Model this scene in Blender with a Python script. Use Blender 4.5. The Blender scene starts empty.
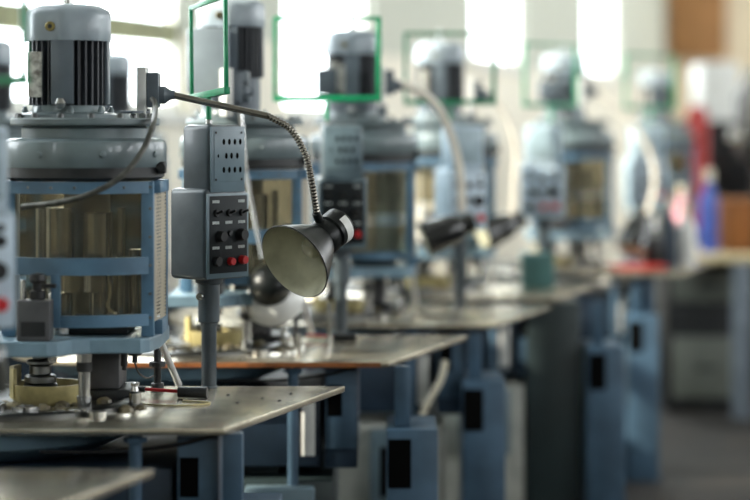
import bpy, bmesh, math, random
from mathutils import Vector, Matrix, Euler
random.seed(7)
S = bpy.context.scene
COL = S.collection
PI = math.pi
R = math.radians
H = 1.456          # eye height
F = 100 / 36 * 750   # focal length in pixels

def at(px, py, D):
    """point at depth D seen at a pixel of the 750x500 photograph (used to read sizes off the picture)"""
    return Vector(((px - 375) * D / F, D, H - (py - 125) * D / F))

# ------------------------------------------------------------------ materials
def lin(c):
    return tuple((v / 255 / 12.92) if v / 255 <= .04045 else ((v / 255 + .055) / 1.055) ** 2.4 for v in c) + (1,)

def mat(name, c, rough=.5, metal=0.0, noise=.12, scale=14, c2=None, bump=0.0, spec=.5, coat=0.0, rnoise=0.0, emit=None):
    m = bpy.data.materials.new(name)
    m.use_nodes = True
    nt = m.node_tree
    b = nt.nodes['Principled BSDF']
    tc = nt.nodes.new('ShaderNodeTexCoord')
    n = nt.nodes.new('ShaderNodeTexNoise')
    n.inputs['Scale'].default_value = scale
    n.inputs['Detail'].default_value = 6
    nt.links.new(tc.outputs['Object'], n.inputs['Vector'])
    ramp = nt.nodes.new('ShaderNodeValToRGB')
    a = lin(c)
    if c2 is None:
        lo = tuple(v * (1 - noise * 1.6) for v in a[:3]) + (1,)
        hi = tuple(min(1, v * (1 + noise)) for v in a[:3]) + (1,)
    else:
        lo, hi = lin(c2), a
    ramp.color_ramp.elements[0].position = .36
    ramp.color_ramp.elements[1].position = .62
    ramp.color_ramp.elements[0].color = lo
    ramp.color_ramp.elements[1].color = hi
    nt.links.new(n.outputs['Fac'], ramp.inputs['Fac'])
    nt.links.new(ramp.outputs['Color'], b.inputs['Base Color'])
    b.inputs['Roughness'].default_value = rough
    b.inputs['Metallic'].default_value = metal
    b.inputs['Specular IOR Level'].default_value = spec
    b.inputs['Coat Weight'].default_value = coat
    if rnoise:
        n2 = nt.nodes.new('ShaderNodeTexNoise')
        n2.inputs['Scale'].default_value = scale * .6
        n2.inputs['Detail'].default_value = 5
        nt.links.new(tc.outputs['Object'], n2.inputs['Vector'])
        mr = nt.nodes.new('ShaderNodeMapRange')
        mr.inputs['To Min'].default_value = max(.02, rough - rnoise)
        mr.inputs['To Max'].default_value = min(1, rough + rnoise)
        nt.links.new(n2.outputs['Fac'], mr.inputs['Value'])
        nt.links.new(mr.outputs['Result'], b.inputs['Roughness'])
    if bump:
        bn = nt.nodes.new('ShaderNodeBump')
        bn.inputs['Strength'].default_value = bump
        bn.inputs['Distance'].default_value = .002
        n3 = nt.nodes.new('ShaderNodeTexNoise')
        n3.inputs['Scale'].default_value = scale * 8
        nt.links.new(tc.outputs['Object'], n3.inputs['Vector'])
        nt.links.new(n3.outputs['Fac'], bn.inputs['Height'])
        nt.links.new(bn.outputs['Normal'], b.inputs['Normal'])
    return m

def clear_mat(name, tint, gloss=.08, rough=.05, dirt=None, dirt_amt=0.0, scale=9):
    """thin clear sheet: transparent with a surface reflection and optional grime"""
    m = bpy.data.materials.new(name)
    m.use_nodes = True
    nt = m.node_tree
    nt.nodes.remove(nt.nodes['Principled BSDF'])
    out = nt.nodes['Material Output']
    tr = nt.nodes.new('ShaderNodeBsdfTransparent')
    tr.inputs['Color'].default_value = lin(tint)
    last = tr.outputs[0]
    if dirt:
        df = nt.nodes.new('ShaderNodeBsdfDiffuse')
        df.inputs['Color'].default_value = lin(dirt)
        tc = nt.nodes.new('ShaderNodeTexCoord')
        n = nt.nodes.new('ShaderNodeTexNoise')
        n.inputs['Scale'].default_value = scale
        n.inputs['Detail'].default_value = 6
        nt.links.new(tc.outputs['Object'], n.inputs['Vector'])
        mr = nt.nodes.new('ShaderNodeMapRange')
        mr.inputs['From Min'].default_value = .3
        mr.inputs['From Max'].default_value = .7
        mr.inputs['To Min'].default_value = dirt_amt * .4
        mr.inputs['To Max'].default_value = min(1, dirt_amt * 1.6)
        nt.links.new(n.outputs['Fac'], mr.inputs['Value'])
        mx = nt.nodes.new('ShaderNodeMixShader')
        nt.links.new(mr.outputs['Result'], mx.inputs[0])
        nt.links.new(last, mx.inputs[1])
        nt.links.new(df.outputs[0], mx.inputs[2])
        last = mx.outputs[0]
    gl = nt.nodes.new('ShaderNodeBsdfGlossy')
    gl.inputs['Roughness'].default_value = rough
    lw = nt.nodes.new('ShaderNodeLayerWeight')
    lw.inputs['Blend'].default_value = .5
    pw = nt.nodes.new('ShaderNodeMath')
    pw.operation = 'POWER'
    pw.inputs[1].default_value = 5
    nt.links.new(lw.outputs['Facing'], pw.inputs[0])
    fr = nt.nodes.new('ShaderNodeMath')
    fr.operation = 'MULTIPLY_ADD'
    fr.inputs[1].default_value = .5
    fr.inputs[2].default_value = gloss * .25
    nt.links.new(pw.outputs[0], fr.inputs[0])
    mx = nt.nodes.new('ShaderNodeMixShader')
    nt.links.new(fr.outputs[0], mx.inputs[0])
    nt.links.new(last, mx.inputs[1])
    nt.links.new(gl.outputs[0], mx.inputs[2])
    nt.links.new(mx.outputs[0], out.inputs['Surface'])
    return m

def wall_mat(name, low, high, zsplit):
    m = mat(name, low, .8, noise=.05, scale=3)
    nt = m.node_tree
    b = nt.nodes['Principled BSDF']
    geo = nt.nodes.new('ShaderNodeTexCoord')
    sp = nt.nodes.new('ShaderNodeSeparateXYZ')
    nt.links.new(geo.outputs['Object'], sp.inputs[0])
    gt = nt.nodes.new('ShaderNodeMath')
    gt.operation = 'GREATER_THAN'
    gt.inputs[1].default_value = zsplit
    nt.links.new(sp.outputs['Z'], gt.inputs[0])
    mx = nt.nodes.new('ShaderNodeMix')
    mx.data_type = 'RGBA'
    src = b.inputs['Base Color'].links[0].from_socket
    nt.links.new(gt.outputs[0], mx.inputs[0])
    nt.links.new(src, mx.inputs[6])
    mx.inputs[7].default_value = lin(high)
    nt.links.new(mx.outputs[2], b.inputs['Base Color'])
    return m

M = dict(
    head=mat('grey hammered paint', (108, 122, 126), .34, noise=.14, scale=10, bump=.12, coat=.25),
    pale=mat('pale blue grey paint', (165, 186, 196), .4, noise=.10, scale=12),
    blue=mat('blue enamel paint', (90, 124, 150), .42, noise=.16, scale=11, rnoise=.12),
    lblue=mat('light blue worn paint', (128, 156, 172), .4, noise=.14, scale=9, rnoise=.12),
    navy=mat('dark blue cabinet paint', (42, 60, 78), .45, noise=.2, scale=6),
    base=mat('medium blue base paint', (72, 98, 120), .45, noise=.2, scale=6),
    teal=mat('dark green grey paint', (46, 58, 60), .4, noise=.15, scale=4),
    cowl=mat('grey blue motor paint', (146, 158, 166), .36, noise=.07, scale=12, coat=.2),
    fin=mat('black motor paint', (42, 46, 52), .45, noise=.15, scale=10),
    rib=mat('slate grey motor paint', (92, 102, 110), .4, noise=.1, scale=12),
    dark=mat('dark gunmetal', (34, 36, 38), .45, noise=.2, scale=10),
    black=mat('black rubber', (16, 16, 18), .5, noise=.1),
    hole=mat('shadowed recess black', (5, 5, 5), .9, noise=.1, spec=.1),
    steel=mat('bright steel', (190, 190, 188), .22, 1.0, noise=.12, scale=20, rnoise=.08),
    greysteel=mat('grey machined steel', (120, 122, 122), .35, 1.0, noise=.18, scale=16, rnoise=.1),
    plate=mat('worn steel table plate', (244, 234, 212), .24, .9, scale=5, c2=(172, 163, 146), rnoise=.08, bump=.05),
    rust=mat('rusty brown edge', (150, 92, 50), .5, noise=.3, scale=16),
    brass=mat('brass', (134, 122, 78), .35, 1.0, noise=.15),
    yellow=mat('yellowed plastic', (196, 182, 128), .4, noise=.25, scale=12),
    cream=mat('cream plastic', (222, 214, 192), .45, noise=.08),
    white=mat('white enamel', (232, 232, 228), .3, noise=.05),
    label=mat('worn white label', (214, 214, 206), .5, scale=70, c2=(120, 116, 106)),
    green=mat('green enamel rod', (2, 140, 92), .35, noise=.12, scale=30),
    pend=mat('charcoal grey hammered paint', (74, 84, 90), .36, noise=.12, scale=14, bump=.12, coat=.2),
    pendface=mat('blue grey box paint', (104, 124, 134), .38, noise=.08, scale=14),
    palebox=mat('pale blue box paint', (198, 216, 230), .4, noise=.06, scale=14),
    panel=mat('black switch panel', (24, 30, 33), .6, noise=.1, scale=14, spec=.3),
    red=mat('red plastic', (214, 38, 44), .35, noise=.08),
    ink=mat('white panel lettering', (190, 196, 194), .6, noise=.05),
    gun=mat('polished black shade enamel', (16, 20, 20), .36, noise=.2, scale=12, spec=.3),
    inner=mat('aged reflector', (216, 213, 186), .45, .0, scale=14, c2=(180, 177, 150)),
    glassbulb=mat('frosted bulb', (160, 157, 130), .3, noise=.06),
    chrome=mat('chrome', (206, 206, 204), .14, 1.0, noise=.06),
    hose=mat('grey braided hose', (78, 78, 72), .42, .4, noise=.25, scale=60),
    floor=mat('dark worn concrete', (40, 35, 30), .6, scale=2.5, c2=(26, 24, 22), rnoise=.15),
    ceil=mat('ceiling plaster', (190, 188, 180), .9, noise=.05, scale=2),
    endwall=mat('cream plaster', (240, 224, 196), .85, noise=.05, scale=2),
    brown=mat('tan blind fabric', (176, 128, 82), .8, noise=.1, scale=6),
    cast=mat('dark cast grey', (86, 86, 88), .5, noise=.14),
    greysunlit=mat('sunlit grey housing colour', (178, 180, 172), .45, noise=.08),  # pale colour stands for sunlight on two of the teal housings
    gloss=mat('glossy black shade enamel', (20, 23, 24), .16, noise=.2, coat=.7),
    olive=mat('olive transom paint', (150, 152, 112), .6),
    palebody=mat('pale grey blue casing', (150, 170, 182), .4, noise=.07),
    ivory=mat('ivory sleeve', (236, 228, 214), .35, noise=.06),
    drum=mat('oily drum paint', (176, 168, 146), .35, .3, noise=.2, scale=8),
    card=mat('brown cardboard', (132, 80, 34), .75, noise=.12, scale=10),
    wood=mat('pale bench wood', (206, 190, 150), .5, noise=.12, scale=6),
    greybox=mat('pale grey drawer paint', (108, 112, 104), .5, noise=.06, scale=8),
    benchleg=mat('grey bench paint', (116, 126, 136), .45, noise=.1),
    bluep=mat('blue plastic', (58, 84, 170), .4, noise=.1),
    pink=mat('pink plastic', (214, 150, 160), .5, noise=.1),
    redpaper=mat('red tray', (188, 44, 38), .5, noise=.15),
    frame=mat('white window frame paint', (226, 226, 220), .5, noise=.04),
    debris=mat('lapping sludge', (150, 140, 112), .5, scale=26, c2=(70, 64, 50)),
    pot=mat('green glass block', (86, 130, 128), .4, noise=.12),
    acrylic=clear_mat('stained clear acrylic', (228, 225, 214), .10, .06, (116, 112, 100), .10, 8),
    smoked=clear_mat('smoked acrylic', (234, 231, 222), .10, .1, (116, 112, 102), .12, 8),
    armsteel=mat('satin steel arm', (132, 128, 120), .24, 1.0, noise=.1),
    pane=clear_mat('window glass', (250, 252, 252), .1, .02),
    wallpaint=wall_mat('two tone wall paint', (250, 244, 228), (206, 209, 196), 1.85),
)
# perforated metal: a real pattern of holes
def mesh_mat():
    m = bpy.data.materials.new('perforated sheet')
    m.use_nodes = True
    nt = m.node_tree
    b = nt.nodes['Principled BSDF']
    b.inputs['Base Color'].default_value = lin((190, 180, 160))
    b.inputs['Roughness'].default_value = .5
    tc = nt.nodes.new('ShaderNodeTexCoord')
    v = nt.nodes.new('ShaderNodeTexVoronoi')
    v.inputs['Scale'].default_value = 130
    v.inputs['Randomness'].default_value = .15
    nt.links.new(tc.outputs['Object'], v.inputs['Vector'])
    gt = nt.nodes.new('ShaderNodeMath')
    gt.operation = 'GREATER_THAN'
    gt.inputs[1].default_value = .42
    nt.links.new(v.outputs['Distance'], gt.inputs[0])
    nt.links.new(gt.outputs[0], b.inputs['Alpha'])
    return m
M['mesh'] = mesh_mat()

# ------------------------------------------------------------------ mesh builder
class MB:
    def __init__(s):
        s.bm = bmesh.new()
        s.mats = []
    def _add(s, verts, faces, mi=0):
        vs = [s.bm.verts.new(v) for v in verts]
        for f in faces:
            try:
                fc = s.bm.faces.new([vs[i] for i in f])
                fc.material_index = mi
            except ValueError:
                pass
        return vs
    def box(s, x0, x1, y0, y1, z0, z1, bev=0.0, mtx=None, mi=0, seg=2):
        b = bmesh.new()
        bmesh.ops.create_cube(b, size=1)
        for v in b.verts:
            v.co = Vector((x0 + (v.co.x + .5) * (x1 - x0), y0 + (v.co.y + .5) * (y1 - y0), z0 + (v.co.z + .5) * (z1 - z0)))
        if bev:
            bmesh.ops.bevel(b, geom=list(b.edges), offset=bev, segments=seg, profile=.5, affect='EDGES')
        s.join(b, mtx, mi)
        return s
    def join(s, b, mtx=None, mi=0):
        mtx = mtx or Matrix()
        b.verts.ensure_lookup_table()
        b.verts.index_update()
        s._add([mtx @ v.co for v in b.verts], [[v.index for v in f.verts] for f in b.faces], mi)
        b.free()
    def lathe(s, prof, c=(0, 0, 0), n=32, mtx=None, mi=0):
        """prof: list of (r, z), closed at the ends when r is 0"""
        mtx = mtx or Matrix()
        c = Vector(c)
        vs, fs, rows = [], [], []
        for r, z in prof:
            if r < 1e-6:
                rows.append([len(vs)])
                vs.append(mtx @ (c + Vector((0, 0, z))))
            else:
                rows.append(list(range(len(vs), len(vs) + n)))
                for k in range(n):
                    a = 2 * PI * k / n
                    vs.append(mtx @ (c + Vector((r * math.cos(a), r * math.sin(a), z))))
        for a, b in zip(rows, rows[1:]):
            if len(a) == 1 and len(b) == 1:
                continue
            for k in range(n):
                k2 = (k + 1) % n
                if len(a) == 1:
                    fs.append((a[0], b[k2], b[k]))
                elif len(b) == 1:
                    fs.append((a[k], a[k2], b[0]))
                else:
                    fs.append((a[k], a[k2], b[k2], b[k]))
        s._add(vs, fs, mi)
        return s
    def cyl(s, c, r, h, n=24, mtx=None, ch=.0015, mi=0, r2=None):
        r2 = r if r2 is None else r2
        return s.lathe([(0, 0), (r - ch, 0), (r, ch), (r2, h - ch), (r2 - ch, h), (0, h)], c, n, mtx, mi)
    def rod(s, p, q, r, n=12, mi=0):
        p, q = Vector(p), Vector(q)
        d = q - p
        m = Matrix.Translation(p) @ d.to_track_quat('Z', 'Y').to_matrix().to_4x4()
        return s.cyl((0, 0, 0), r, d.length, n, m, ch=min(.001, r * .3), mi=mi)
    def prism(s, poly, z0, z1, mi=0, bev=0.0, mtx=None):
        b = bmesh.new()
        lo = [b.verts.new((x, y, z0)) for x, y in poly]
        hi = [b.verts.new((x, y, z1)) for x, y in poly]
        n = len(poly)
        b.faces.new(hi)
        b.faces.new(lo[::-1])
        for k in range(n):
            b.faces.new((lo[k], lo[(k + 1) % n], hi[(k + 1) % n], hi[k]))
        bmesh.ops.recalc_face_normals(b, faces=b.faces)
        if bev:
            bmesh.ops.bevel(b, geom=[e for e in b.edges if abs(e.verts[0].co.z - e.verts[1].co.z) < 1e-6], offset=bev, segments=2, profile=.5, affect='EDGES')
        s.join(b, mtx, mi)
        return s
    def tube(s, pts, r, n=10, rad=None, mi=0, caps=True):
        pts = [Vector(p) for p in pts]
        vs, fs = [], []
        up = None
        for i, p in enumerate(pts):
            t = (pts[min(i + 1, len(pts) - 1)] - pts[max(i - 1, 0)]).normalized()
            if up is None:
                up = t.orthogonal().normalized()
            up = (up - t * up.dot(t)).normalized()
            w = t.cross(up)
            rr = rad[i] if rad else r
            for k in range(n):
                a = 2 * PI * k / n
                vs.append(p + (up * math.cos(a) + w * math.sin(a)) * rr)
        for i in range(len(pts) - 1):
            for k in range(n):
                fs.append((i * n + k, i * n + (k + 1) % n, (i + 1) * n + (k + 1) % n, (i + 1) * n + k))
        if caps:
            fs.append(tuple(range(n))[::-1])
            fs.append(tuple((len(pts) - 1) * n + k for k in range(n)))
        s._add(vs, fs, mi)
        return s
    def build(s, name, m, parent=None, loc=None, smooth=35, recalc=True):
        bm = s.bm
        if recalc:
            bmesh.ops.recalc_face_normals(bm, faces=bm.faces)
        me = bpy.data.meshes.new(name)
        bm.to_mesh(me)
        bm.free()
        for k in (m if isinstance(m, (list, tuple)) else [m]):
            me.materials.append(M[k] if isinstance(k, str) else k)
        if smooth:
            me.polygons.foreach_set('use_smooth', [True] * len(me.polygons))
            me.set_sharp_from_angle(angle=R(smooth))
        o = bpy.data.objects.new(name, me)
        COL.objects.link(o)
        if parent:
            o.parent = parent
        if loc is not None:
            o.location = loc
        return o

def tag(o, label=None, cat=None, group=None, kind=None):
    if label: o['label'] = label
    if cat: o['category'] = cat
    if group: o['group'] = group
    if kind: o['kind'] = kind
    return o

def empty(name, loc, rz=0, label=None, cat=None, group=None):
    o = bpy.data.objects.new(name, None)
    COL.objects.link(o)
    o.location = loc
    o.rotation_euler = (0, 0, rz)
    o.empty_display_size = .05
    return tag(o, label, cat, group)

CH = {}
def copy_tree(o, parent=None, kids=None):
    c = o.copy()
    COL.objects.link(c)
    if parent:
        c.parent = parent
    for ch in list(o.children):
        copy_tree(ch, c)
    return c

def smooth_path(ctrl, n):
    """Catmull-Rom through control points"""
    P = [Vector(c) for c in ctrl]
    P = [P[0] * 2 - P[1]] + P + [P[-1] * 2 - P[-2]]
    out = []
    segs = len(P) - 3
    for i in range(segs):
        a, b, c, d = P[i:i + 4]
        m = max(2, n // segs)
        for k in range(m):
            t = k / m
            out.append(.5 * ((2 * b) + (c - a) * t + (2 * a - 5 * b + 4 * c - d) * t * t + (3 * b - a - 3 * c + d) * t ** 3))
    out.append(P[-2])
    return out

# ------------------------------------------------------------------ the setting
WK = .315                       # window wall runs x = -3.6 + WK * y
ang = math.atan(WK)
wall_m = Matrix.Translation((-3.6, 0, 0)) @ Matrix.Rotation(-ang, 4, 'Z')   # local y runs along the wall, local x faces the room
def wy(D):                      # distance along the wall for a depth D
    return D / math.cos(ang)
RX = 7.0
ZS, ZT, ZC = 1.86, 4.25, 4.7    # sill, window head, ceiling
bays = [(-.15 + 3.4 * k, 1.2 + 3.4 * k) for k in range(0, 6)]
bays[1] = (4.65, 5.5)  # unseen bay, placed to let the sun onto the second machine
bays[2] = (6.6, 8.9)
SILL = [ZS, 1.5, 1.5, 1.5, ZS, ZS]       # window openings as depth ranges
SHELL = [(-3.6 + WK * -6 - .05, -6), (RX + .2, -6), (RX + .2, 20.7), (-3.6 + WK * 20.7 - .05, 20.7)]
fl = MB().prism(SHELL, -.1, 0).build('floor', 'floor'); tag(fl, kind='structure')
ce = MB().prism(SHELL, ZC, ZC + .1).build('ceiling', 'ceil'); tag(ce, kind='structure')
w = MB()
y_a, y_b = wy(-5), wy(20.6)
w.box(-.12, 0, y_a, y_b, ZT, ZC)
prev = y_a
for (a, b), z in zip(bays, SILL):
    w.box(-.12, 0, prev, wy(a), 0, ZT)
    w.box(-.12, 0, wy(a), wy(b), 0, z)
    prev = wy(b)
w.box(-.12, 0, prev, y_b, 0, ZT)
wo = w.build('wall_left', 'wallpaint', smooth=0)
wo.matrix_world = wall_m
tag(wo, kind='structure')
for i, (a, b) in enumerate(bays):
    f = MB()
    ya, yb = wy(a), wy(b)
    t = .05
    zs = SILL[i]
    f.box(-.09, -.04, ya, yb, zs, zs + t).box(-.09, -.04, ya, yb, ZT - t, ZT)
    f.box(-.09, -.04, ya, ya + t, zs + t, ZT - t).box(-.09, -.04, yb - t, yb, zs + t, ZT - t)
    fo = f.build('window_%d' % (i + 1), 'frame', smooth=0)
    fo.matrix_world = wall_m
    tag(fo, kind='structure')
    po = MB().box(-.068, -.062, ya + t, yb - t, zs + t, ZT - t).build('pane', 'pane', fo, smooth=0)
    si = MB().box(-.115, .04, ya - .04, yb + .04, zs - .04, zs + .002).build('sill', 'frame', fo, smooth=0)
    if i == 2:
        MB().box(-.1, -.03, ya + t, yb - t, 1.80, 1.89).build('transom', 'olive', fo, smooth=0)
ew = MB().box(2.7, RX + .2, 20.5, 20.8, 0, ZC).build('wall_back', 'endwall', smooth=0); tag(ew, kind='structure')
# wall on the aisle side with tall daylight openings, out of the picture
rw = MB()
RX = 7.0
rw.box(RX, RX + .3, -6, 24, 0, 2.2).box(RX, RX + .3, -6, 24, 4.3, ZC)
for k in range(11):
    rw.box(RX, RX + .3, -6 + k * 3, -4.6 + k * 3, 2.2, 4.3)
ro = rw.build('wall_right', 'ceil', smooth=0); tag(ro, kind='structure')
fw = MB().box(-5.6, RX + .3, -6.3, -6, 0, ZC).build('wall_front', 'ceil', smooth=0); tag(fw, kind='structure')

# ------------------------------------------------------------------ the machine
G_MACH = 'lapping machines in the row'
def arc_pts(cx, cy, r, a0, a1, n):
    return [(cx + r * math.cos(a0 + (a1 - a0) * k / n), cy + r * math.sin(a0 + (a1 - a0) * k / n)) for k in range(n + 1)]

TABLE = [(.326, -.345), (.556, .336)] + [(-.30, .336)] + arc_pts(-.36, 0, .342, R(100), R(260), 24)[0:] + [(-.30, -.345)]
TZ = .85

PLAIN = []

def machine(name='lapping_machine'):
    root = empty(name, (0, 0, 0))
    # --- table and what stands on it
    t = MB().prism(TABLE, TZ - .014, TZ, bev=.002).build('table_plate', 'plate', root, smooth=25)
    b = MB().lathe([(0, TZ - .09), (.22, TZ - .09), (.315, TZ - .05), (.335, TZ - .0145), (0, TZ - .0145)], (-.2, 0, 0), 48).build('drip_bowl', 'lblue', root)
    lp = MB().lathe([(0, TZ), (.262, TZ), (.262, TZ + .01), (.255, TZ + .014), (.232, TZ + .014), (.228, TZ + .008), (0, TZ + .008)], (-.15, .02, 0), 56).build('lapping_plate', 'greysteel', root)
    dz = MB()
    rnd = random.Random(3)
    for k in range(46):
        a, rr = rnd.uniform(0, 2 * PI), rnd.uniform(.05, .26)
        x, y = -.12 + rr * 1.05 * math.cos(a), .0 + rr * .9 * math.sin(a)
        s_ = rnd.uniform(.006, .018)
        dz.lathe([(0, 0), (s_, 0), (s_ * .9, s_ * .4), (s_ * .4, s_ * .7), (0, s_ * .75)], (x, y, TZ + (.008 if math.hypot(x + .15, y - .02) < .225 else (.0141 if math.hypot(x + .15, y - .02) < .265 else 0))), 7)
    tag(dz.build('sludge_lumps', 'debris', root), kind='stuff')
    rg = MB()
    for (x, y, r_) in ((-.19, -.13, .042), (-.10, -.17, .03), (-.24, -.05, .036), (.0, -.16, .026), (.05, -.19, .02)):
        zz = TZ + .008 if math.hypot(x + .15, y - .02) < .2 else TZ + .0001
        MB().lathe([(r_, zz), (r_, zz + .014), (r_ * .72, zz + .014), (r_ * .72, zz), (r_, zz)], (x, y, 0), 24).build('work_ring', 'steel', root)
    # yellow basin with the spindle
    MB().lathe([(0, TZ + .008), (.072, TZ + .008), (.078, TZ + .02), (.08, TZ + .05), (.074, TZ + .05), (.07, TZ + .022), (0, TZ + .02)], (-.08, .0, 0), 36).build('basin', 'yellow', root)
    MB().prism(arc_pts(-.08, 0, .082, R(150), R(215), 8) + arc_pts(-.08, 0, .074, R(215), R(150), 8), TZ + .02, TZ + .085).build('splash_lip', 'yellow', root)
    sp = MB()
    for r_, z0, z1 in ((.037, .875, .899), (.034, .8995, .918), (.024, .9185, .94), (.030, .9405, .951), (.018, .9515, .977)):
        sp.lathe([(0, z0), (r_ - .003, z0), (r_, z0 + .003), (r_, z1 - .003), (r_ - .003, z1), (0, z1)], (-.095, -.01, 0), 28)
    so = sp.build('spindle', 'greysteel', root)
    for k in range(4):
        a = R(-90 + 60 * (k - 1.5))
        MB().rod((-.095 + .036 * math.cos(a), -.01 + .036 * math.sin(a), .887), (-.095 + .0395 * math.cos(a), -.01 + .0395 * math.sin(a), .887), .0045).build('set_screw', 'hole', so)
    MB().box(-.075, -.058, -.03, -.02, .945, .977).build('coolant_nipple', 'chrome', so)
    # front column with cone foot
    fc = MB().lathe([(0, TZ), (.013, TZ), (.016, TZ + .03), (.017, TZ + .034), (0, TZ + .034)], (.012, -.1, 0), 24).build('column_foot', 'steel', root)
    MB().lathe([(0, .8845), (.013, .8845), (.013, .955), (.0165, .956), (.0165, .9755), (0, .9755)], (.012, -.1, 0), 24).build('support_column', 'steel', root)
    MB().lathe([(.0131, .935), (.0165, .937), (.0165, .9555), (.0131, .9555)], (.012, -.1, 0), 24).build('collar', 'dark', root)
    MB().box(-.005, .07, .04, .17, TZ + .03, .977, .006).build('guide_block', 'cast', root)
    MB().box(-.01, .095, .03, .18, TZ, TZ + .0295, .004).build('guide_foot', 'dark', root)
    pn = MB()
    pn.cyl((.085, -.005, .935), .0075, .042).cyl((.085, -.005, .927), .005, .008)
    pn.build('stop_pin', 'dark', root)
    pn = MB().cyl((.105, .02, .957), .015, .02)
    pn.rod((.105, .02, .94), (.105, .02, .957), .006)
    pn.build('limit_plug', 'dark', root)
    MB().tube(smooth_path([(.105, .02, .94), (.11, .05, .915), (.12, .12, .895), (.126, .2, .89)], 16), .0022, 6).build('sensor_wire', 'black', root)
    lr = MB().cyl((.13, .25, TZ), .0085, .155).cyl((.13, .25, TZ + .055), .019, .012).cyl((.13, .25, TZ), .015, .018).cyl((.13, .25, TZ + .154), .0125, .02)
    lr.build('lift_rod', 'dark', root)
    bl = MB().lathe([(0, TZ), (.018, TZ), (.018, TZ + .008), (.013, TZ + .01), (.013, TZ + .032), (.008, TZ + .036), (.006, TZ + .046), (.009, TZ + .048), (.009, TZ + .054), (0, TZ + .055)], (.112, -.035, 0), 20)
    bl.build('locating_bolt', 'steel', root)
    MB().rod((.153, .10, .976), (.174, .30, TZ + .008), .008, 14).build('drain_tube', 'white', root)
    # --- yoke plate and lower post clamp
    yoke = [(-.19, -.215), (-.05, -.21), (-.03, -.2), (-.005, -.16), (.03, -.142), (.135, -.14), (.152, -.12), (.166, -.03), (.166, .16), (-.19, .16)]
    MB().prism(yoke, .977, 1.009, bev=.004).build('yoke_plate', 'lblue', root, smooth=20)
    vb = MB().box(-.128, -.058, -.205, -.153, 1.0095, 1.094, .004).build('valve_box', 'cast', root)
    MB().box(-.118, -.068, -.2062, -.2052, 1.02, 1.05, .0).build('data_plate', 'dark', vb)
    kb = MB().cyl((-.088, -.178, 1.0945), .016, .018).cyl((-.088, -.178, 1.1125), .010, .016).lathe([(0, 1.128), (.014, 1.128), (.018, 1.134), (.016, 1.146), (0, 1.15)], (-.088, -.178, 0), 18)
    kb.box(-.08, -.05, -.184, -.172, 1.118, 1.126)
    kb.build('valve_knob', 'black', vb)
    MB().rod((-.118, -.178, 1.0945), (-.118, -.178, 1.135), .006).build('valve_pipe', 'steel', vb)
    for c_ in (vb,):
        c_.location.x = .014
    gm = MB().box(-.04, .1, -.07, .08, 1.0095, 1.03, .003).cyl((.03, -.01, 1.03), .05, .02)
    gm.build('carrier_block', 'dark', root)
    # --- guard cage: bowed front, blue posts and bars
    def bow(z0, z1, out=0.0, xa=-.142, xb=.142, th=.012):
        rr, cy = .23, .0815
        def pt(x, o):
            a = math.asin(max(-1, min(1, x / rr)))
            return ((rr + o) * math.sin(a), cy - (rr + o) * math.cos(a))
        n = 20
        xs = [xa + (xb - xa) * k / n for k in range(n + 1)]
        return [pt(x, out) for x in xs] + [pt(x, out - th) for x in xs[::-1]]
    def cage_mb(mid):
        cg = MB()
        cg.prism(bow(0, 0, .012), 1.312, 1.337)
        if mid:
            cg.prism(bow(0, 0, .012), 1.142, 1.178)
        cg.prism(bow(0, 0, .012, -.05, .142), 1.033, 1.058)
        for sx in (-1, 1):                                  # corner posts, angle section
            x = sx * .146
            cg.box(x - .013, x + .013, -.108, -.082, 1.0095, 1.337, .002)
            cg.box(sx * .163 - .007, sx * .163 + .007, .05, .09, 1.0095, 1.337, .002)
            x0, x1 = sorted((sx * .150, sx * .172))
            cg.box(x0, x1, -.09, .09, 1.312, 1.337, .001)
            cg.box(sx * .16 - .012, sx * .16 + .012, -.05, .07, 1.0095, 1.04, .001)
        if mid:
            cg.box(-.05, -.03, -.16, -.146, 1.033, 1.145, .001)
        return cg
    cage = cage_mb(True).build('guard_frame', 'blue', root, smooth=30)
    plain = cage_mb(False).build('guard_frame_plain', 'blue', None, smooth=30)
    PLAIN.append(plain.data)
    bpy.data.objects.remove(plain)
    rv = MB()
    for z in (1.05, 1.10, 1.16, 1.22, 1.28, 1.325):
        rv.rod((.152, -.108, z), (.152, -.1095, z), .0035, 8)
    for x in (-.1, -.05, 0, .05, .1):
        rv.rod((x, -.155 + x * x * 2.3, 1.325), (x, -.1625 + x * x * 2.3, 1.325), .0035, 8)
    rv.build('rivets', 'greysteel', cage)
    MB().prism(bow(0, 0, -.001, -.138, .138, .004), 1.178, 1.312).build('guard_window', 'acrylic', root)
    MB().prism(bow(0, 0, -.001, -.045, .138, .004), 1.058, 1.142).build('guard_window', 'acrylic', root)
    ms = MB()
    ms.prism([(.157, -.085), (.168, .05), (.17, .05), (.159, -.086)], 1.04, 1.312)
    ms.build('mesh_screen', 'mesh', root, smooth=0)
    MB().box(-.14, .145, .075, .079, 1.0095, 1.312).build('rear_window', 'smoked', root)
    # shafts inside the cage
    ins = MB().cyl((-.045, -.06, 1.0095), .026, .09).cyl((-.045, -.06, 1.16), .03, .12).cyl((-.09, -.03, 1.05), .012, .24)
    ins.build('drive_shaft', 'steel', root)
    ins = MB().cyl((.035, -.05, 1.1), .032, .17).cyl((.035, -.05, 1.05), .02, .05).cyl((.085, -.06, 1.03), .009, .25).cyl((.115, -.04, 1.03), .016, .16)
    ins.build('guide_shaft', 'steel', root)
    MB().cyl((.0, .03, 1.0305), .05, .28, 36).build('inner_drum', 'drum', root)
    MB().tube(smooth_path([(.06, -.1, 1.17), (.066, -.1, 1.1), (.06, -.1, 1.075), (.074, -.105, 1.06)], 14), .003, 6).build('oil_line', 'cream', root)
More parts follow.
